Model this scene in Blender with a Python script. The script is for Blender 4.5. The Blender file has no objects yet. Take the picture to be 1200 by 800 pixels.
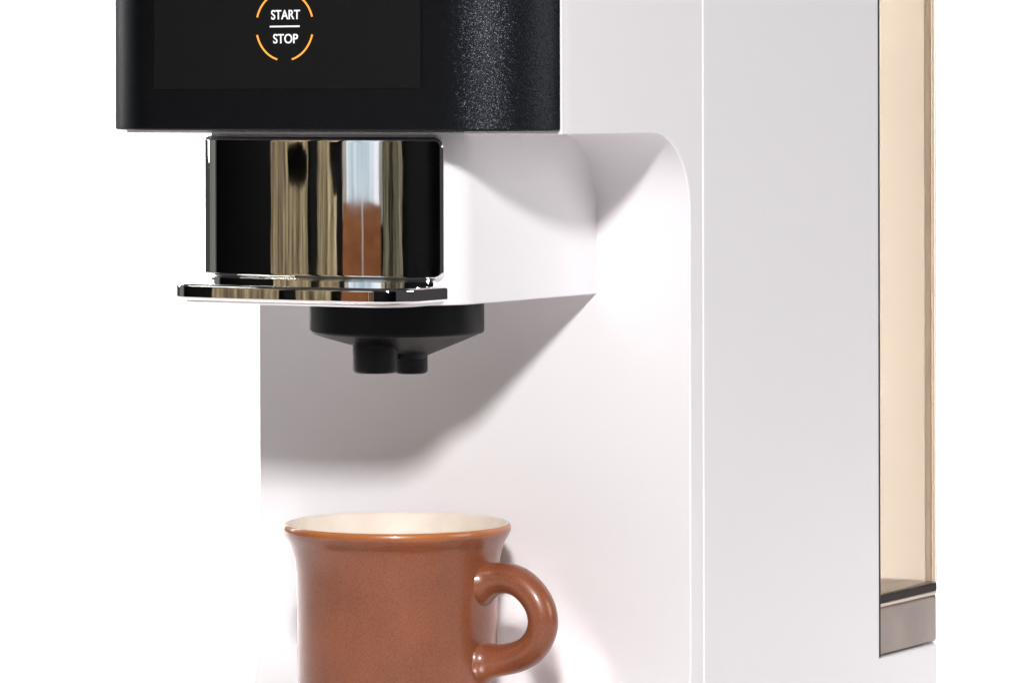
import bpy, bmesh, math, random
from mathutils import Vector, Matrix
from math import sin, cos, pi, radians, sqrt
random.seed(4)
SC = bpy.context.scene
COL = SC.collection

# ------------------------------------------------------------------ camera
YAW = 31.0
cam = bpy.data.cameras.new('camera'); camo = bpy.data.objects.new('camera', cam); COL.objects.link(camo)
camo.location = (.897, -1.405, .264)
camo.rotation_euler = (radians(90), radians(0.12), radians(YAW))
cam.sensor_width = 36.0; cam.lens = 36.0 * 5000 / 1200
cam.shift_x = 0.0; cam.shift_y = -(400 - 110) / 1200
cam.clip_start = .05; cam.clip_end = 60
SC.camera = camo

# ------------------------------------------------------------------ world, lamps, exposure
w = bpy.data.worlds.new("World"); SC.world = w; w.use_nodes = True
bg = w.node_tree.nodes['Background']
bg.inputs[0].default_value = (1, .92, .96, 1); bg.inputs[1].default_value = .06
SC.view_settings.view_transform = 'Standard'; SC.view_settings.look = 'None'
SC.view_settings.gamma = 1; SC.view_settings.exposure = 0
SC.cycles.caustics_reflective = True; SC.cycles.blur_glossy = 0
SC.cycles.sample_clamp_indirect = 200
SC.cycles.max_bounces = 14; SC.cycles.transparent_max_bounces = 24; SC.cycles.diffuse_bounces = 6
SC.cycles.use_denoising = True

KEY_AZ, KEY_EL, KEY_D = 59.5, 25.8, 2.9
def lamp(name, loc, target, size, power, color=(1, 1, 1), shape='DISK', size_y=None):
    l = bpy.data.lights.new(name, 'AREA'); l.shape = shape; l.size = size
    if size_y: l.size_y = size_y
    l.energy = power; l.color = color
    o = bpy.data.objects.new(name, l); COL.objects.link(o); o.location = loc
    o.rotation_euler = (Vector(target) - Vector(loc)).to_track_quat('-Z', 'Y').to_euler()
    return o
ka, ke = radians(KEY_AZ), radians(KEY_EL)
kd = Vector((cos(ke) * cos(ka), -cos(ke) * sin(ka), sin(ke)))
lamp('key_lamp', Vector((0, 0, .15)) + kd * KEY_D, (0, 0, .15), .235, 82, (1, .985, .98))
R_, F_ = Vector((cos(radians(YAW)), sin(radians(YAW)), 0)), Vector((-sin(radians(YAW)), cos(radians(YAW)), 0))
def uv(u, v, z=0): return R_ * u + F_ * v + Vector((0, 0, z))
lamp('added_side_fill', (2.1, .45, .75), (.1, .15, .2), .9, 11, (.98, .99, 1), 'RECTANGLE', .9)  # unseen fill, added to lift the side panel
lamp('added_backdrop_fill', uv(-.95, .95, .60), uv(-.05, 1.55, .25), .4, 15, (1, .99, .98), 'RECTANGLE', .8)  # this and the next: unseen lamps added to wash the backdrop white
lamp('added_backdrop_fill', uv(.0, .90, 1.15), uv(0, 1.55, .15), .9, 22, (1, .99, .98), 'RECTANGLE', .3)
lamp('added_backdrop_fill', uv(.80, 1.0, .85), uv(.62, 1.55, .3), .4, 26, (1, .99, .98), 'RECTANGLE', .4)  # added on the right to bounce backdrop light onto the side panel

# ------------------------------------------------------------------ materials
def mat(name, color, rough=.5, metal=0, spec=.5, coat=0, coat_rough=.1, emit=None, emit_s=0):
    m = bpy.data.materials.new(name); m.use_nodes = True
    b = m.node_tree.nodes['Principled BSDF']
    b.inputs['Base Color'].default_value = (*color, 1); b.inputs['Roughness'].default_value = rough
    b.inputs['Metallic'].default_value = metal; b.inputs['Specular IOR Level'].default_value = spec
    b.inputs['Coat Weight'].default_value = coat; b.inputs['Coat Roughness'].default_value = coat_rough
    if emit: b.inputs['Emission Color'].default_value = (*emit, 1); b.inputs['Emission Strength'].default_value = emit_s
    return m
def N(m, t, **k):
    n = m.node_tree.nodes.new(t)
    for a, v in k.items():
        if hasattr(n, a) and not a.startswith('i_'): setattr(n, a, v)
    return n
def L(m, a, b): m.node_tree.links.new(a, b)
def bump(m, scale, strength, dist=.0002, detail=2, kind='noise', stretch=None):
    tc = N(m, 'ShaderNodeTexCoord'); mp = N(m, 'ShaderNodeMapping'); L(m, tc.outputs['Object'], mp.inputs[0])
    if stretch: mp.inputs['Scale'].default_value = stretch
    n = N(m, 'ShaderNodeTexNoise'); n.inputs['Scale'].default_value = scale; n.inputs['Detail'].default_value = detail
    L(m, mp.outputs[0], n.inputs['Vector'])
    b = N(m, 'ShaderNodeBump'); b.inputs['Strength'].default_value = strength; b.inputs['Distance'].default_value = dist
    L(m, n.outputs[0], b.inputs['Height'])
    L(m, b.outputs[0], m.node_tree.nodes['Principled BSDF'].inputs['Normal'])
    return n
def vary(m, scale, c0, c1, lo=.35, hi=.65, sock='Base Color', detail=4, stretch=(1, 1, 1)):
    tc = N(m, 'ShaderNodeTexCoord'); mp = N(m, 'ShaderNodeMapping'); L(m, tc.outputs['Object'], mp.inputs[0]); mp.inputs['Scale'].default_value = stretch
    n = N(m, 'ShaderNodeTexNoise'); n.inputs['Scale'].default_value = scale; n.inputs['Detail'].default_value = detail
    L(m, mp.outputs[0], n.inputs['Vector'])
    r = N(m, 'ShaderNodeValToRGB'); r.color_ramp.elements[0].position = lo; r.color_ramp.elements[1].position = hi
    r.color_ramp.elements[0].color = (*c0, 1); r.color_ramp.elements[1].color = (*c1, 1)
    L(m, n.outputs[0], r.inputs[0]); L(m, r.outputs[0], m.node_tree.nodes['Principled BSDF'].inputs[sock])
    return r

M = {}
M['white'] = mat('white_plastic', (.80, .79, .80), .42, spec=.45); bump(M['white'], 900, .12, .0001)
M['white_in'] = mat('white_plastic_satin', (.83, .812, .828), .38, spec=.45); bump(M['white_in'], 900, .10, .0001)
M['black'] = mat('black_speckled_plastic', (.0016, .0020, .0032), .38, spec=.16)
def black_speckle(m):
    # fine metal flakes in black lacquer: every flake tilts its own way
    b = m.node_tree.nodes['Principled BSDF']
    tc = N(m, 'ShaderNodeTexCoord'); geo = N(m, 'ShaderNodeNewGeometry')
    v = N(m, 'ShaderNodeTexVoronoi'); v.inputs['Scale'].default_value = 5600; L(m, tc.outputs['Object'], v.inputs['Vector'])
    sb = N(m, 'ShaderNodeVectorMath', operation='SUBTRACT'); sb.inputs[1].default_value = (.5, .5, .5); L(m, v.outputs['Color'], sb.inputs[0])
    sc = N(m, 'ShaderNodeVectorMath', operation='SCALE'); sc.inputs['Scale'].default_value = .42; L(m, sb.outputs[0], sc.inputs[0])
    ad = N(m, 'ShaderNodeVectorMath', operation='ADD'); L(m, geo.outputs['Normal'], ad.inputs[0]); L(m, sc.outputs[0], ad.inputs[1])
    nm = N(m, 'ShaderNodeVectorMath', operation='NORMALIZE'); L(m, ad.outputs[0], nm.inputs[0])
    fl = N(m, 'ShaderNodeBsdfGlossy'); fl.inputs['Color'].default_value = (.078, .086, .106, 1); fl.inputs['Roughness'].default_value = .30
    L(m, nm.outputs[0], fl.inputs['Normal'])
    mx = N(m, 'ShaderNodeMixShader'); mx.inputs[0].default_value = .22
    out = m.node_tree.nodes['Material Output']
    L(m, b.outputs[0], mx.inputs[1]); L(m, fl.outputs[0], mx.inputs[2]); L(m, mx.outputs[0], out.inputs[0])
    n = N(m, 'ShaderNodeTexNoise'); n.inputs['Scale'].default_value = 1500; n.inputs['Detail'].default_value = 2
    L(m, tc.outputs['Object'], n.inputs['Vector'])
    bp = N(m, 'ShaderNodeBump'); bp.inputs['Strength'].default_value = .2; bp.inputs['Distance'].default_value = .00025
    L(m, n.outputs[0], bp.inputs['Height']); L(m, bp.outputs[0], b.inputs['Normal'])
black_speckle(M['black'])
M['screen'] = mat('touch_glass', (.0085, .0086, .0095), .28, spec=.19); bump(M['screen'], 300, .05, .0001)
M['spout'] = mat('black_matte_plastic', (.0025, .0028, .004), .38, spec=.16); bump(M['spout'], 800, .2, .0001)
M['gap'] = mat('dark_gap_strip', (.02, .018, .016), .7)
M['chrome'] = mat('chrome', (.93, .93, .92), .025, 1)
r = vary(M['chrome'], 60, (.018, .018, .018), (.05, .05, .05), .45, .75, 'Roughness')
bump(M['chrome'], 60, .6, .000045, 1)
M['steel'] = mat('tray_steel', (.62, .61, .60), .15, 1)
M['tray_dark'] = mat('tray_pan', (.03, .03, .03), .5)
M['lit_white'] = mat('lit_white_print', (.6, .6, .62), .4, emit=(.86, .88, 1), emit_s=.62)
M['lit_orange'] = mat('lit_orange_print', (.6, .25, .04), .4, emit=(1, .40, .05), emit_s=.75)
M['sweep'] = mat('white_sweep_paper', (.87, .835, .842), .8, spec=.2)
# brown glaze
g = M['glaze'] = mat('brown_glaze', (.30, .085, .032), .36, spec=.5, coat=.4, coat_rough=.10)
def glaze(m):
    b = m.node_tree.nodes['Principled BSDF']; tc = N(m, 'ShaderNodeTexCoord')
    n = N(m, 'ShaderNodeTexNoise'); n.inputs['Scale'].default_value = 1700; n.inputs['Detail'].default_value = 2
    n2 = N(m, 'ShaderNodeTexNoise'); n2.inputs['Scale'].default_value = 38; n2.inputs['Detail'].default_value = 5
    for q in (n, n2): L(m, tc.outputs['Object'], q.inputs['Vector'])
    r1 = N(m, 'ShaderNodeValToRGB'); e = r1.color_ramp.elements
    e[0].position = .40; e[0].color = (.17, .048, .020, 1); e[1].position = .60; e[1].color = (.29, .088, .036, 1)
    L(m, n.outputs[0], r1.inputs[0])
    r2 = N(m, 'ShaderNodeValToRGB'); e = r2.color_ramp.elements
    e[0].position = .3; e[0].color = (.175, .050, .021, 1); e[1].position = .7; e[1].color = (.31, .090, .033, 1)
    L(m, n2.outputs[0], r2.inputs[0])
    mx = N(m, 'ShaderNodeMix', data_type='RGBA'); mx.inputs[0].default_value = .5
    L(m, r1.outputs[0], mx.inputs[6]); L(m, r2.outputs[0], mx.inputs[7])
    # glaze breaks thin and orange along the rim (attribute of the glaze, by height)
    sp = N(m, 'ShaderNodeSeparateXYZ'); L(m, tc.outputs['Object'], sp.inputs[0])
    ad = N(m, 'ShaderNodeMath', operation='MULTIPLY_ADD'); ad.inputs[1].default_value = .003; L(m, n2.outputs[0], ad.inputs[0]); L(m, sp.outputs[2], ad.inputs[2])
    mr = N(m, 'ShaderNodeMapRange'); mr.inputs[1].default_value = .0935; mr.inputs[2].default_value = .0965; L(m, ad.outputs[0], mr.inputs[0])
    m2 = N(m, 'ShaderNodeMix', data_type='RGBA'); L(m, mr.outputs[0], m2.inputs[0]); L(m, mx.outputs[2], m2.inputs[6]); m2.inputs[7].default_value = (.46, .15, .035, 1)
    L(m, m2.outputs[2], b.inputs['Base Color'])
    bp = N(m, 'ShaderNodeBump'); bp.inputs['Strength'].default_value = .10; bp.inputs['Distance'].default_value = .0002
    L(m, n.outputs[0], bp.inputs['Height'])
    bp2 = N(m, 'ShaderNodeBump'); bp2.inputs['Strength'].default_value = .25; bp2.inputs['Distance'].default_value = .0012
    L(m, n2.outputs[0], bp2.inputs['Height']); L(m, bp.outputs[0], bp2.inputs['Normal'])
    L(m, bp2.outputs[0], b.inputs['Normal'])
glaze(g)
M['cream'] = mat('cream_glaze', (.80, .72, .62), .55, spec=.5); vary(M['cream'], 120, (.76, .66, .56), (.80, .71, .62))
# tinted see-through tank plastic
def tint_mat(name, tint, gloss=.06, rough=.35, diff=.12, dcol=(.42, .33, .26)):
    m = bpy.data.materials.new(name); m.use_nodes = True; nt = m.node_tree
    nt.nodes.remove(nt.nodes['Principled BSDF']); out = nt.nodes['Material Output']
    lw = N(m, 'ShaderNodeLayerWeight'); lw.inputs[0].default_value = .5
    cr = N(m, 'ShaderNodeValToRGB'); e = cr.color_ramp.elements
    e[0].position = .52; e[0].color = (*tint, 1); e[1].position = .88; e[1].color = (tint[0] ** 14, tint[1] ** 16, tint[2] ** 16, 1)
    L(m, lw.outputs['Facing'], cr.inputs[0])
    tr = N(m, 'ShaderNodeBsdfTransparent'); L(m, cr.outputs[0], tr.inputs[0])
    tl = N(m, 'ShaderNodeBsdfTranslucent'); tl.inputs[0].default_value = (*dcol, 1)
    m1 = N(m, 'ShaderNodeMixShader'); m1.inputs[0].default_value = diff; L(m, tr.outputs[0], m1.inputs[1]); L(m, tl.outputs[0], m1.inputs[2])
    gl = N(m, 'ShaderNodeBsdfGlossy'); gl.inputs['Roughness'].default_value = rough
    fr = N(m, 'ShaderNodeFresnel'); fr.inputs[0].default_value = 1.45
    m2 = N(m, 'ShaderNodeMixShader'); mf = N(m, 'ShaderNodeMath', operation='MULTIPLY'); mf.inputs[1].default_value = .35; L(m, fr.outputs[0], mf.inputs[0]); L(m, mf.outputs[0], m2.inputs[0]); L(m, m1.outputs[0], m2.inputs[1]); L(m, gl.outputs[0], m2.inputs[2])
    L(m, m2.outputs[0], out.inputs[0]); return m
M['tank'] = tint_mat('smoky_tank_plastic', (.888, .868, .826))
M['tank_edge_dark'] = tint_mat('smoky_tank_corner', (.85, .80, .73))
M['tank_floor'] = mat('tank_floor_plastic', (.028, .023, .021), .6, spec=.2)
M['tank_low'] = mat('tank_foot_plastic', (.30, .245, .21), .3); vary(M['tank_low'], 40, (.22, .175, .15), (.29, .235, .20))
M['tank_sheet'] = mat('pale_tank_trim', (.62, .51, .42), .35)
# room behind the camera, seen only in the chrome
M['room'] = mat('dark_room_wall', (.012, .012, .013), .9, spec=.1)
M['curtain'] = mat('beige_curtain', (.5, .4, .3), .9, spec=.1); vary(M['curtain'], 3, (.16, .13, .09), (.60, .50, .32), .36, .62, stretch=(9, 9, 1.2))
M['curtain2'] = mat('olive_curtain', (.30, .27, .18), .9, spec=.1); vary(M['curtain2'], 4, (.08, .08, .05), (.30, .27, .19), stretch=(20, 20, 1))
M['brown'] = mat('brown_cabinet_wood', (.33, .125, .05), .6, spec=.2); vary(M['brown'], 5, (.26, .095, .035), (.38, .15, .06), stretch=(1, 1, 12))
M['pane'] = mat('daylit_pane', (.3, .3, .3), .5, emit=(.50, .66, .80), emit_s=.85)
M['frame'] = mat('pale_window_frame', (.55, .53, .50), .5)
def pane_sky(m):
    b = m.node_tree.nodes['Principled BSDF']
    r = vary(m, 2.2, (.13, .30, .42), (.80, .88, .95), .38, .6, 'Emission Color', stretch=(5, 1, .6))
pane_sky(M['pane'])

# ------------------------------------------------------------------ mesh helpers
def link(name, me, m, parent=None, smooth=True, ang=35):
    o = bpy.data.objects.new(name, me); COL.objects.link(o)
    if m: me.materials.append(m)
    if parent: o.parent = parent
    if smooth:
        for p in me.polygons: p.use_smooth = True
        try: me.set_sharp_from_angle(angle=radians(ang))
        except Exception: pass
    return o
def from_bm(name, bm, m, parent=None, ang=35, smooth=True):
    bmesh.ops.recalc_face_normals(bm, faces=bm.faces[:])
    me = bpy.data.meshes.new(name); bm.to_mesh(me); bm.free()
    return link(name, me, m, parent, smooth, ang)
def bevel(o, wd, seg=3, ang=30):
    b = o.modifiers.new('bevel', 'BEVEL'); b.width = wd; b.segments = seg; b.limit_method = 'ANGLE'; b.angle_limit = radians(ang)
    b.harden_normals = True; return o
def prism_bm(pts, z0, z1, bm=None):
    bm = bm or bmesh.new(); n = len(pts)
    a = [bm.verts.new((x, y, z0)) for x, y in pts]; b = [bm.verts.new((x, y, z1)) for x, y in pts]
    bm.faces.new(a[::-1]); bm.faces.new(b)
    for i in range(n): bm.faces.new((a[i], a[(i + 1) % n], b[(i + 1) % n], b[i]))
    return bm
def box_bm(x0, x1, y0, y1, z0, z1, bm=None): return prism_bm([(x0, y0), (x1, y0), (x1, y1), (x0, y1)], z0, z1, bm)
def extrude_x(prof, x0, x1):
    bm = bmesh.new(); n = len(prof)
    a = [bm.verts.new((x0, y, z)) for y, z in prof]; b = [bm.verts.new((x1, y, z)) for y, z in prof]
    bm.faces.new(a[::-1]); bm.faces.new(b)
    for i in range(n): bm.faces.new((a[i], a[(i + 1) % n], b[(i + 1) % n], b[i]))
    return bm
def boolean(bmA, bmB, op):
    A = from_bm('tmpA', bmA, None, smooth=False); B = from_bm('tmpB', bmB, None, smooth=False)
    md = A.modifiers.new('b', 'BOOLEAN'); md.object = B; md.operation = op; md.solver = 'EXACT'
    dg = bpy.context.evaluated_depsgraph_get()
    me = bpy.data.meshes.new_from_object(A.evaluated_get(dg))
    bm = bmesh.new(); bm.from_mesh(me)
    bmesh.ops.remove_doubles(bm, verts=bm.verts[:], dist=1e-6)
    for o in (A, B): bpy.data.objects.remove(o, do_unlink=True)
    return bm
def front_arc(hx, yf, r, alpha, off=0.0, ycut=None, nf=48, nc=18):
    """D-shaped plan outline from the right side round the front to the left: front arc, two corner arcs. Returns points (x, y), normals."""
    al = radians(alpha); R = (hx - r * (1 - sin(al))) / sin(al)
    out = []
    # angles measured from -Y axis, positive to +X
    cyF = yf + R
    cx, cy = (R - r) * sin(al), cyF - (R - r) * cos(al)
    for i in range(nc + 1):
        t = pi / 2 - (pi / 2 - al) * i / nc
        out.append(((cx + (r + off) * sin(t)), cy - (r + off) * cos(t), t))
    for i in range(1, nf):
        t = al - 2 * al * i / nf
        out.append(((R + off) * sin(t), cyF - (R + off) * cos(t), t))
    for i in range(nc + 1):
        t = -al - (pi / 2 - al) * i / nc
        out.append((-cx + (r + off) * sin(t), cy - (r + off) * cos(t), t))
    return out, cy
def dshape(hx, yf, r, alpha, yb, off=0.0, inset_back=0):
    o, cy = front_arc(hx, yf, r, alpha, off)
    return [(x, y) for x, y, t in o] + [(-hx - off, yb), (hx + off, yb)]
def arc(cx, cy, r, a0, a1, n=12): return [(cx + r * cos(radians(a0 + (a1 - a0) * i / n)), cy + r * sin(radians(a0 + (a1 - a0) * i / n))) for i in range(n + 1)]
def lathe_bm(prof, n=96, closed=False):
    bm = bmesh.new(); rings = []
    for r, z in prof:
        rings.append([bm.verts.new((r * cos(2 * pi * k / n), r * sin(2 * pi * k / n), z)) for k in range(n)] if r > 1e-6 else [bm.verts.new((0, 0, z))])
    for a, b in zip(rings, rings[1:]):
        for k in range(n):
            k2 = (k + 1) % n
            if len(a) == 1 and len(b) == 1: continue
            if len(a) == 1: bm.faces.new((a[0], b[k2], b[k]))
            elif len(b) == 1: bm.faces.new((a[k], a[k2], b[0]))
            else: bm.faces.new((a[k], a[k2], b[k2], b[k]))
    return bm
def empty(name, loc, label, cat, group=None):
    o = bpy.data.objects.new(name, None); COL.objects.link(o); o.location = loc; o.empty_display_size = .05
    o['label'] = label; o['category'] = cat
    if group: o['group'] = group
    return o
def tag(o, label=None, cat=None, kind=None):
    if label: o['label'] = label
    if cat: o['category'] = cat
    if kind: o['kind'] = kind
    return o

# ------------------------------------------------------------------ setting: white sweep (table running up into the backdrop)
TZ = -.042
def sweep(name, prof, u0, u1):
    bm = bmesh.new(); a = []; b = []
    for v, z in prof:
        a.append(bm.verts.new(uv(u0, v, z))); b.append(bm.verts.new(uv(u1, v, z)))
    for i in range(len(prof) - 1): bm.faces.new((a[i], b[i], b[i + 1], a[i + 1]))
    return from_bm(name, bm, M['sweep'], ang=60)
prof = [(1.25, TZ)] + [(1.25 + .3 * sin(radians(t)), TZ + .3 - .3 * cos(radians(t))) for t in range(6, 91, 6)] + [(1.55, 1.1)]
b_ = sweep('backdrop', prof, -.66, .80)
t_ = sweep('table_top', [(-.8, TZ - .03), (-.8, TZ), (1.25, TZ)], -.9, .86)
tag(b_, kind='structure'); tag(t_, kind='structure')

# ------------------------------------------------------------------ the machine
mach = empty('coffee_machine', (0, 0, TZ), 'white coffee machine with a black display head and a chrome dispenser over the brown mug', 'coffee machine')
def part(name, bm, m, parent=None, bv=0, seg=3, ang=35, label=None):
    """geometry is written in the machine's own frame (origin = mug spot on tray)"""
    bmesh.ops.translate(bm, verts=bm.verts[:], vec=(0, 0, -TZ))
    o = from_bm(name, bm, m, parent or mach, ang)
    if bv: bevel(o, bv, seg)
    if label: o['label'] = label
    return o
TOP = .43
HW = .100
plan = dshape(HW, -.0745, .037, 4.0, .0662)
plan[-2] = (-HW - .0037, .0662)     # the far flank flares a little towards the back
# C-shaped side profile (y, z)
ceil_z, wall_y, rt, rb = .2488, .056, .030, .042
cp = [(-.10, TZ + .001), (.0662, TZ + .001), (.0662, TOP), (-.0421, TOP), (-.0421, ceil_z)]
cp += [(wall_y - rt + rt * sin(radians(t)), ceil_z - rt + rt * cos(radians(t))) for t in range(0, 91, 5)]
cp += [(wall_y - rb + rb * cos(radians(t)), rb - rb * sin(radians(t))) for t in range(0, 91, 5)]
cp += [(-.10, 0)]
bm = boolean(extrude_x(cp, -.11, .11), prism_bm(plan, TZ - .01, TOP + .01), 'INTERSECT')
front = part('front_housing', bm, M['white_in'], bv=.0009, seg=3, ang=30)

# rear housing with the tank bay cut away
rear_plan = [(HW, .0670), (HW, .290 - .014)] + arc(HW - .014, .290 - .014, .014, 0, 90)[1:] + arc(-HW + .014, .290 - .014, .014, 90, 180) + [(-HW - .0037, .0670)]
bm = boolean(prism_bm(rear_plan, TZ + .001, TOP), box_bm(-.2, .2, .2225, .4, .0250, .6), 'DIFFERENCE')
rear = part('rear_housing', bm, M['white'], bv=.0007, seg=2)
part('seam_gasket', box_bm(-HW, HW - .0012, .0655, .0675, TZ + .01, TOP - .01), M['white'])
part('bay_gap_strip', box_bm(-HW + .001, HW - .0002, .2215, .2240, .0255, TOP - .002), M['gap'])  # dark strip set in the gap between housing and tank

# ---- black display head
o, cy = front_arc(HW + .0004, -.0750, .0372, 4.0)
hp = [(x, y) for x, y, t in o if y < -.0424]
import bisect
hx_cut = hp[0][0]
bpts = [(hx_cut + .0002, -.0424)] + hp + [(-hx_cut - .0002, -.0424)]
head = part('display_panel', prism_bm(bpts, .2502, TOP + .001), M['black'], bv=.0009, seg=3, label='black speckled display head with rounded corners')
# touch screen follows the gently curved front, slightly proud
def ribbon(hx, yf, r, alpha, off, x0, x1, z0, z1, thick, name, m, parent, bv):
    o, cy = front_arc(hx, yf, r, alpha, off, nf=80)
    xs = [(x, y) for x, y, t in o if x0 < x < x1]; xs.sort()
    def yat(x):
        for (xa, ya), (xb, yb) in zip(xs, xs[1:]):
            if xa <= x <= xb: return ya + (yb - ya) * (x - xa) / (xb - xa)
        return xs[0][1] if x < 0 else xs[-1][1]
    pts = [(x0, yat(x0))] + xs + [(x1, yat(x1))]
    back = [(x, y + thick) for x, y in pts][::-1]
    return part(name, prism_bm(pts + back, z0, z1), m, parent, bv=bv, seg=2)
scr = ribbon(HW + .0004, -.0750, .0372, 4.0, .0008, -.0628, .0578, .2662, TOP - .02, .0018, 'touch_screen', M['screen'], head, .0004)
YS = -.0750 - .0008
# lettering
def text_part(s, zc, cap, width, parent):
    cu = bpy.data.curves.new('lettering', 'FONT'); cu.body = s; cu.align_x = 'CENTER'; cu.align_y = 'CENTER'; cu.size = 1; cu.extrude = .02; cu.offset = .012
    t = bpy.data.objects.new('t', cu); COL.objects.link(t)
    dg = bpy.context.evaluated_depsgraph_get(); me = bpy.data.meshes.new_from_object(t.evaluated_get(dg))
    bpy.data.objects.remove(t, do_unlink=True)
    xs = [v.co.x for v in me.vertices]; ys = [v.co.y for v in me.vertices]
    sx = width / (max(xs) - min(xs)); sy = cap / (max(ys) - min(ys)); mx = (max(xs) + min(xs)) / 2; my = (max(ys) + min(ys)) / 2
    for v in me.vertices:
        x, y, z = v.co
        v.co = ((x - mx) * sx - .0007, YS - .00012 - z * .004, zc + (y - my) * sy - TZ)
    return link('lettering', me, M['lit_white'], parent, smooth=False)
text_part('START', .2938, .0036, .0130, scr)
text_part('STOP', .2848, .0036, .0112, scr)
part('divider_line', box_bm(-.0078, .0056, YS - .0002, YS + .0003, .2891, .2897), M['lit_white'], scr)
for a0, a1 in ((15.5, 74), (106, 164.5), (194.5, 255), (285, 345.5)):
    bm = bmesh.new(); vs = []
    n = 20; R0, R1 = .01255, .01320
    for i in range(n + 1):
        a = radians(a0 + (a1 - a0) * i / n)
        vs.append([bm.verts.new((-.0012 + rr * cos(a), yy, .2895 + rr * sin(a))) for rr, yy in ((R0, YS - .0002), (R1, YS - .0002), (R1, YS + .0003), (R0, YS + .0003))])
    for a, b in zip(vs, vs[1:]):
        for k in range(4): bm.faces.new((a[k], a[(k + 1) % 4], b[(k + 1) % 4], b[k]))
    bm.faces.new(vs[0]); bm.faces.new(vs[-1])
    part('ring_segment', bm, M['lit_orange'], scr)

# ---- dispenser nose
NH, NY, NR, NA = .058, -.0605, .020, 12.0
nose_pts = dshape(NH, NY, NR, NA, .0635)
nose = part('dispenser_housing', prism_bm(nose_pts, .1849, .2500), M['white_in'], bv=.0007, seg=3, ang=25)
LH, LY, LR, LA = .0538, -.0840, .0145, 6.0
lv_pts = dshape(LH, LY, LR, LA, -.030)
part('bottom_lip', prism_bm(dshape(LH - .0030, LY + .0018, LR, LA, -.028), .1851, .1860), M['white_in'], nose, bv=.0003, seg=2)
lev = part('lever_plate', prism_bm(lv_pts, .1861, .1923), M['chrome'], bv=.0014, seg=4, label='chrome tongue below the chrome cover')
step_o = [(x, y) for x, y, t in front_arc(NH + .0003, NY - .0009, NR, NA)[0] if y < -.0530]
part('chrome_step', prism_bm(step_o, .1915, .1940), M['chrome'], nose, bv=.0005, seg=3)
# chrome cover: a pillow-edged strip wrapped round the nose front
def chrome_cover():
    o, cy = front_arc(NH, NY, NR, NA, 0, nf=120, nc=60)
    # arclength
    S = [0]
    for a, b in zip(o, o[1:]): S.append(S[-1] + math.hypot(b[0] - a[0], b[1] - a[1]))
    th_r = radians(48)          # from -Y axis towards +X : where the cover ends on the right
    s0 = min(range(len(o)), key=lambda i: abs(o[i][2] - th_r) + (0 if i < 70 else 9))
    sA = S[s0]; sB = S[-1] + .004
    def at(s, off):
        if s >= S[-1]:
            x, y, t = o[-1]; return x - off, y + (s - S[-1])
        i = max(0, min(len(S) - 2, bisect.bisect_right(S, s) - 1)); f = (s - S[i]) / (S[i + 1] - S[i])
        t = o[i][2] + (o[i + 1][2] - o[i][2]) * f; x = o[i][0] + (o[i + 1][0] - o[i][0]) * f; y = o[i][1] + (o[i + 1][1] - o[i][1]) * f
        return x + off * sin(t), y - off * cos(t)
    z0, z1 = .1938, .2482; zc = (z0 + z1) / 2; hz = (z1 - z0) / 2; sc_ = (sA + sB) / 2; hs = (sB - sA) / 2
    rc, re, tk = .0042, .0017, .0026
    def cosn(n): return [-cos(pi * i / n) for i in range(n + 1)]
    def dens(n, h, e):          # dense near both ends
        k = 10; a = [-h + e * (1 - cos(pi / 2 * i / k)) for i in range(k + 1)]
        m = [(-h + e) + (2 * h - 2 * e) * i / n for i in range(1, n)]
        return a + m + [-q for q in a[::-1]]
    bm = bmesh.new(); rows = []
    for z in dens(14, hz, rc):
        over = max(0, abs(z) - (hz - rc)); cut = rc - sqrt(max(0, rc * rc - over * over)); h = hs - cut
        row = []
        for s in dens(200, h, re):
            qx, qz = abs(s) - hs + rc, abs(z) - hz + rc
            d = -(min(max(qx, qz), 0) + math.hypot(max(qx, 0), max(qz, 0)) - rc)
            k = min(1, max(0, d) / re); off = -.0004 + (tk + .0004) * sqrt(max(0, 1 - (1 - k) ** 2))
            x, y = at(sc_ + s, off); row.append(bm.verts.new((x, y, zc + z)))
        rows.append(row)
    for a, b in zip(rows, rows[1:]):
        for i in range(len(a) - 1): bm.faces.new((a[i], a[i + 1], b[i + 1], b[i]))
    return bm
part('chrome_cover', chrome_cover(), M['chrome'], nose, ang=60)

# ---- black spout with two outlets
def loft(rings):
    bm = bmesh.new(); vs = [[bm.verts.new(p) for p in r] for r in rings]; n = len(vs[0])
    for a, b in zip(vs, vs[1:]):
        for k in range(n): bm.faces.new((a[k], a[(k + 1) % n], b[(k + 1) % n], b[k]))
    bm.faces.new(vs[0]); bm.faces.new(vs[-1][::-1]); return bm
def circ(cx, cy, r, z, n=72, ry=None): return [(cx + r * cos(2 * pi * k / n), cy + (ry or r) * sin(2 * pi * k / n), z) for k in range(n)]
sp_r = [circ(0, 0, .0343, .1846), circ(0, 0, .0343, .1722)]
for t in range(15, 91, 15): sp_r.append(circ(0, 0, .0328 + .0015 * cos(radians(t)), .1722 - .0015 * sin(radians(t))))
for q in (.2, .4, .6, .8, 1.0):
    sp_r.append(circ(.0 * q, .0085 * q, .0323 + (.0075 - .0323) * q, .1704 - .0088 * q))
spout = part('spout', loft(sp_r), M['spout'], ang=28)
def nozzle(cx, cy, r, z0, z1):
    pr = [(0, z0), (r, z0), (r, z1 + .0012), (r - .0004, z1 + .0004), (r - .0012, z1), (r - .0028, z1), (r - .0030, z1 + .006), (0, z1 + .006)]
    bm = lathe_bm(pr, 48); bmesh.ops.translate(bm, verts=bm.verts[:], vec=(cx, cy, 0)); return bm
part('nozzle', nozzle(-.0012, -.0135, .0088, .172, .1560), M['spout'], spout, ang=40)
part('nozzle', nozzle(.0005, .0095, .0066, .172, .1545), M['spout'], spout, ang=40)
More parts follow.
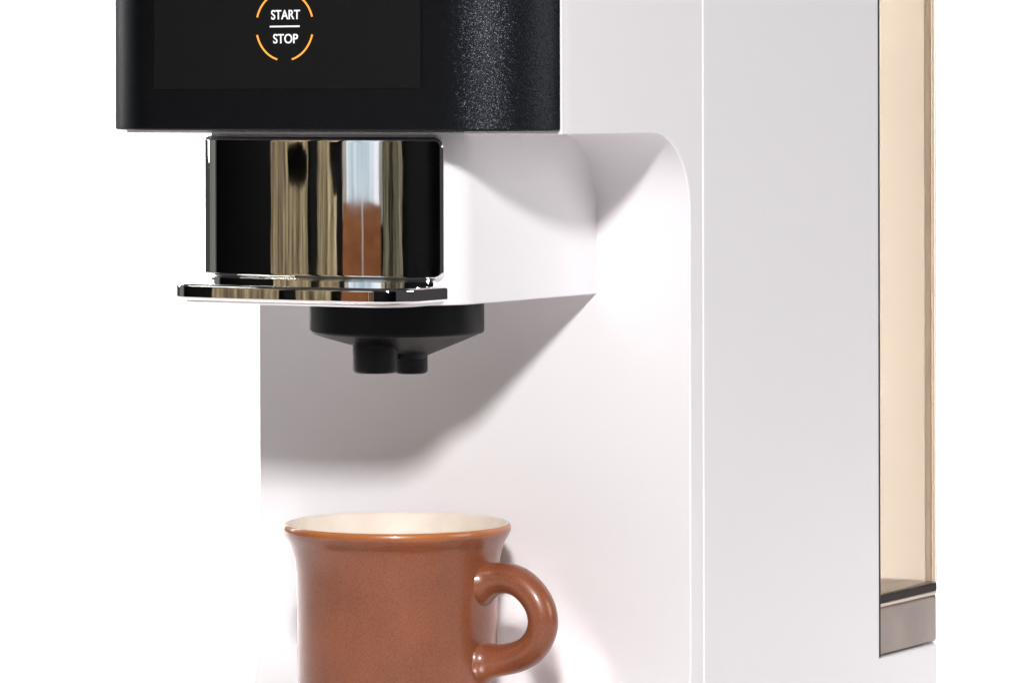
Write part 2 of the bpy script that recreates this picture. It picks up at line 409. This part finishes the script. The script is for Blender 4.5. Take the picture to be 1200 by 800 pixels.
part('nozzle_collar', lathe_bm([(0, .172), (.0098, .172), (.0094, .163), (.0080, .1606), (.0066, .1600), (0, .16)], 48), M['spout'], spout).location = (.0000, .0060, 0)

# ---- drip tray: steel frame with a slotted middle, standing on the base
tray_out = dshape(.0955, -.0860, .034, 4.0, .012)
bm = boolean(prism_bm(tray_out, -.002, .0002), box_bm(-.066, .066, -.070, .004, -.01, .01), 'DIFFERENCE')
bmesh.ops.translate(bm, verts=bm.verts[:], vec=(0, 0, .0012))
tray = part('drip_tray', bm, M['steel'], bv=.0003, seg=2)
y = -.0680; first = None
while y < .003:
    if first is None:
        first = part('grate_bar', box_bm(-.0662, .0662, y, y + .0088, -.0009, .0012), M['steel'], tray, bv=.0003, seg=2)
    else:
        c = first.copy(); COL.objects.link(c); c.parent = tray; c.location = (0, y + .0680, 0)
    y += .0136
part('tray_pan', box_bm(-.0655, .0655, -.0695, .0035, -.0002, .0002), M['tray_dark'], tray)

# ---- water tank in the bay at the back
g_ = .0012
def tank_plan(ins, y0):
    r = .0062 - ins
    xx = HW - g_ - ins; yy = .2866 - ins
    return [(xx, y0)] + arc(xx - r, yy - r, r, 0, 90) + arc(-xx + r, yy - r, r, 90, 180) + [(-xx, y0)]
outer = prism_bm(tank_plan(0, .2243), .0510, TOP)
inner = prism_bm(tank_plan(.0022, .2243 + .0022), .0512, TOP + .01)
bm = boolean(outer, inner, 'DIFFERENCE')
tank = part('water_tank', bm, M['tank'], bv=.0006, seg=3, label='smoky see-through water tank in the back')
part('tank_floor', prism_bm(tank_plan(.0001, .2243), .0476, .0509), M['tank_floor'], tank, bv=.0004)
for sx in (1, -1):
    bm = lathe_bm([(0, .0516), (.0021, .0516), (.0021, TOP - .002), (0, TOP - .002)], 20)
    bmesh.ops.translate(bm, verts=bm.verts[:], vec=(sx * .0954, .2818, 0)); part('corner_dark_band', bm, M['tank_edge_dark'], tank)  # added rods darken the corners in place of thick plastic seen edge-on
part('floor_sheet', prism_bm(tank_plan(.0024, .2250), .05095, .0514), M['tank_sheet'], tank)
part('foot_trim', prism_bm(tank_plan(.0002, .2244), .0461, .0475), M['tank_sheet'], tank, bv=.0003)
part('tank_foot', prism_bm(tank_plan(.0004, .2245), .0256, .0460), M['tank_low'], tank, bv=.0012)

# ------------------------------------------------------------------ the mug
mug = empty('mug', (0, 0, .0013), 'reddish brown glazed stoneware mug with cream inside on the drip tray', 'mug')
H = .0955
op = [(0, 0), (.030, 0), (.0335, .0012), (.0365, .004), (.0381, .010), (.0386, .020), (.0388, .035), (.0390, .050), (.0392, .062), (.0394, .070), (.0397, .0765), (.0402, .0815),
      (.0410, .0850), (.0419, .0878), (.0429, .0896), (.0436, .0908), (.0441, .0918), (.0445, .0928), (.0445, .0939), (.0442, .0949), (.0437, H)]
def smooth_prof(p, k=3):
    out = []
    for i in range(len(p) - 1):
        p0 = p[max(0, i - 1)]; p1 = p[i]; p2 = p[i + 1]; p3 = p[min(len(p) - 1, i + 2)]
        for j in range(k):
            t = j / k
            out.append(tuple(.5 * ((2 * b) + (-a + c) * t + (2 * a - 5 * b + 4 * c - d) * t * t + (-a + 3 * b - 3 * c + d) * t ** 3) for a, b, c, d in zip(p0, p1, p2, p3)))
    return out + [p[-1]]
body_p = op[:2] + smooth_prof(op[2:])
from_bm('cup_body', lathe_bm(body_p, 128), M['glaze'], mug, ang=60)
ip = [(.0437, H), (.0432, H + .00015), (.0426, H - .0002), (.0420, .0945), (.0410, .0920), (.0396, .0880), (.0382, .084), (.0368, .079), (.0358, .070), (.0354, .05), (.0352, .02), (.0345, .010), (.031, .0055), (.02, .004), (0, .0038)]
from_bm('inner_glaze', lathe_bm([ip[0]] + smooth_prof(ip[1:-1]) + [ip[-1]], 128), M['cream'], mug, ang=80)
# handle: swept section in the plane y=0 (radius rho, height z)
hp_ = [(.0340, .0737), (.0390, .0747), (.0440, .0759), (.0495, .0763), (.0550, .0746), (.0600, .0706), (.0632, .0656), (.0642, .0600), (.0628, .0545), (.0592, .0498), (.0540, .0467), (.0485, .0451), (.0430, .0442), (.0385, .0436), (.0340, .0432)]
hs = smooth_prof(hp_, 4)
bm = bmesh.new(); rings = []
nH = len(hs)
for i, (rho, z) in enumerate(hs):
    a = hs[max(0, i - 1)]; b = hs[min(nH - 1, i + 1)]; t = Vector((b[0] - a[0], 0, b[1] - a[1])).normalized()
    n1 = Vector((0, 1, 0)); n2 = t.cross(n1)
    dist = max(0, rho - .0385)
    fl = math.exp(-dist / .0026)
    ri, rp = .0058 + .0036 * fl, .0060 + .0030 * fl
    if i > nH * .6: ri, rp = .0059 + .0036 * fl, .0060 + .0030 * fl
    ring = []
    for k in range(28):
        a_ = 2 * pi * k / 28
        ring.append(bm.verts.new(Vector((rho, 0, z)) + n2 * ri * cos(a_) + n1 * rp * sin(a_)))
    rings.append(ring)
for a, b in zip(rings, rings[1:]):
    for k in range(28): bm.faces.new((a[k], a[(k + 1) % 28], b[(k + 1) % 28], b[k]))
bm.faces.new(rings[0][::-1]); bm.faces.new(rings[-1])
from_bm('handle', bm, M['glaze'], mug, ang=80)
# small stamped ring just above the handle root
bm = bmesh.new(); rr = []
for i in range(24):
    a_ = 2 * pi * i / 24; row = []
    for k in range(8):
        b_a = 2 * pi * k / 8; q = .0012 + .00022 * cos(b_a)
        row.append(bm.verts.new((.0402 + .00022 * sin(b_a), -.0002 + q * cos(a_), .0833 + q * sin(a_))))
    rr.append(row)
for i in range(24):
    a, b = rr[i], rr[(i + 1) % 24]
    for k in range(8): bm.faces.new((a[k], a[(k + 1) % 8], b[(k + 1) % 8], b[k]))
from_bm('stamp_ring', bm, M['glaze'], mug)
mug.rotation_euler = (0, 0, radians(3))

# ------------------------------------------------------------------ the room across from the machine, which the chrome mirrors
YR = -2.45
def wall_box(name, x0, x1, y0, y1, z0, z1, m, parent=None):
    return from_bm(name, box_bm(x0, x1, y0, y1, z0, z1), m, parent, smooth=False)
tag(wall_box('room_wall', -7.0, 3.6, YR - .12, YR - .02, -.9, 1.7, M['room']), kind='structure')
win = empty('window', (-.80, YR, .15), 'bluish daylit window mirrored upright in the chrome cover of the machine', 'window')
def wp(name, x0, x1, y0, y1, z0, z1, m): 
    o = wall_box(name, x0, x1, y0, y1, z0, z1, m, win); return o
wp('pane', -.22, .18, -.012, -.006, .0, .95, M['pane'])
wp('frame', -.26, -.22, -.018, .02, -.01, 1.0, M['frame']); wp('frame', .18, .21, -.018, .02, -.01, 1.0, M['frame'])
wp('frame', -.26, .21, -.018, .021, .95, 1.0, M['frame'])
cab = empty('cabinet', (-.80, YR, -.9), 'reddish brown wooden cabinet below the window mirrored in the chrome cover', 'cabinet')
def cp_(name, x0, x1, y0, y1, z0, z1, m): return wall_box(name, x0, x1, y0, y1, z0, z1, m, cab)
cp_('door', -.25, -.014, .0, .03, 0, 1.058, M['brown']); cp_('door', .004, .20, .0, .03, 0, 1.058, M['brown']); cp_('strip', -.0138, .0038, .0, .034, 0, 1.058, M['frame'])
def curtain(name, x0, x1, z0, z1, m, label, hole=None, amp=.02, pitch=.09):
    bm = bmesh.new(); nx = 110; rows = []
    zs = [z0 + (.0 - z0) * j / 4 for j in range(4)] + [.26 * j / 52 for j in range(52)] + [.26 + (z1 - .26) * j / 5 for j in range(6)]
    for z in zs:
        row = []
        for i in range(nx + 1):
            u = i / nx; x = x0 + (x1 - x0) * u
            y = YR + .05 + amp * sin(2 * pi * (x / pitch + .15 * sin(z * 5 + x * 7))) + .01 * sin(x * 31 + z * 3)
            row.append(bm.verts.new((x + .004 * sin(z * 60 + i * .2), y, z)))
        rows.append(row)
    for a, b in zip(rows, rows[1:]):
        for i in range(nx):
            c = (a[i].co + b[i + 1].co) / 2
            if hole and any(((c.x - hx) / wx) ** 4 + ((c.z - hz) / wz) ** 2 < 1 for hx, wx, hz, wz in hole): continue
            bm.faces.new((a[i], a[i + 1], b[i + 1], b[i]))
    o = from_bm(name, bm, m, None, ang=80); tag(o, label, 'curtain')
    md = o.modifiers.new('thickness', 'SOLIDIFY'); md.thickness = .003
    return o
curtain('curtain', -.57, -.37, -.9, 1.2, M['curtain2'], 'olive beige curtain beside the window mirrored in the chrome cover')
curtain('curtain', -1.39, -1.12, -.9, 1.2, M['curtain'], 'narrow beige curtain mirrored in the middle of the chrome cover', [(-1.12, .09, .215, .05)])
curtain('curtain', -2.22, -1.55, -.9, 1.2, M['curtain'], 'wide beige curtain mirrored towards the far end of the chrome cover', [(-1.73, .17, .188, .024)])

lamp('added_curtain_fill', (-1.6, -1.1, 1.5), (-1.5, YR, .2), .6, 26, (1, .95, .86))  # unseen, added to brighten the curtains as the chrome mirrors them
tag(wall_box('left_wall', -3.4, -3.3, -.95, .30, -.9, 1.5, mat('grey_green_wall', (.30, .34, .30), .9)), kind='structure')
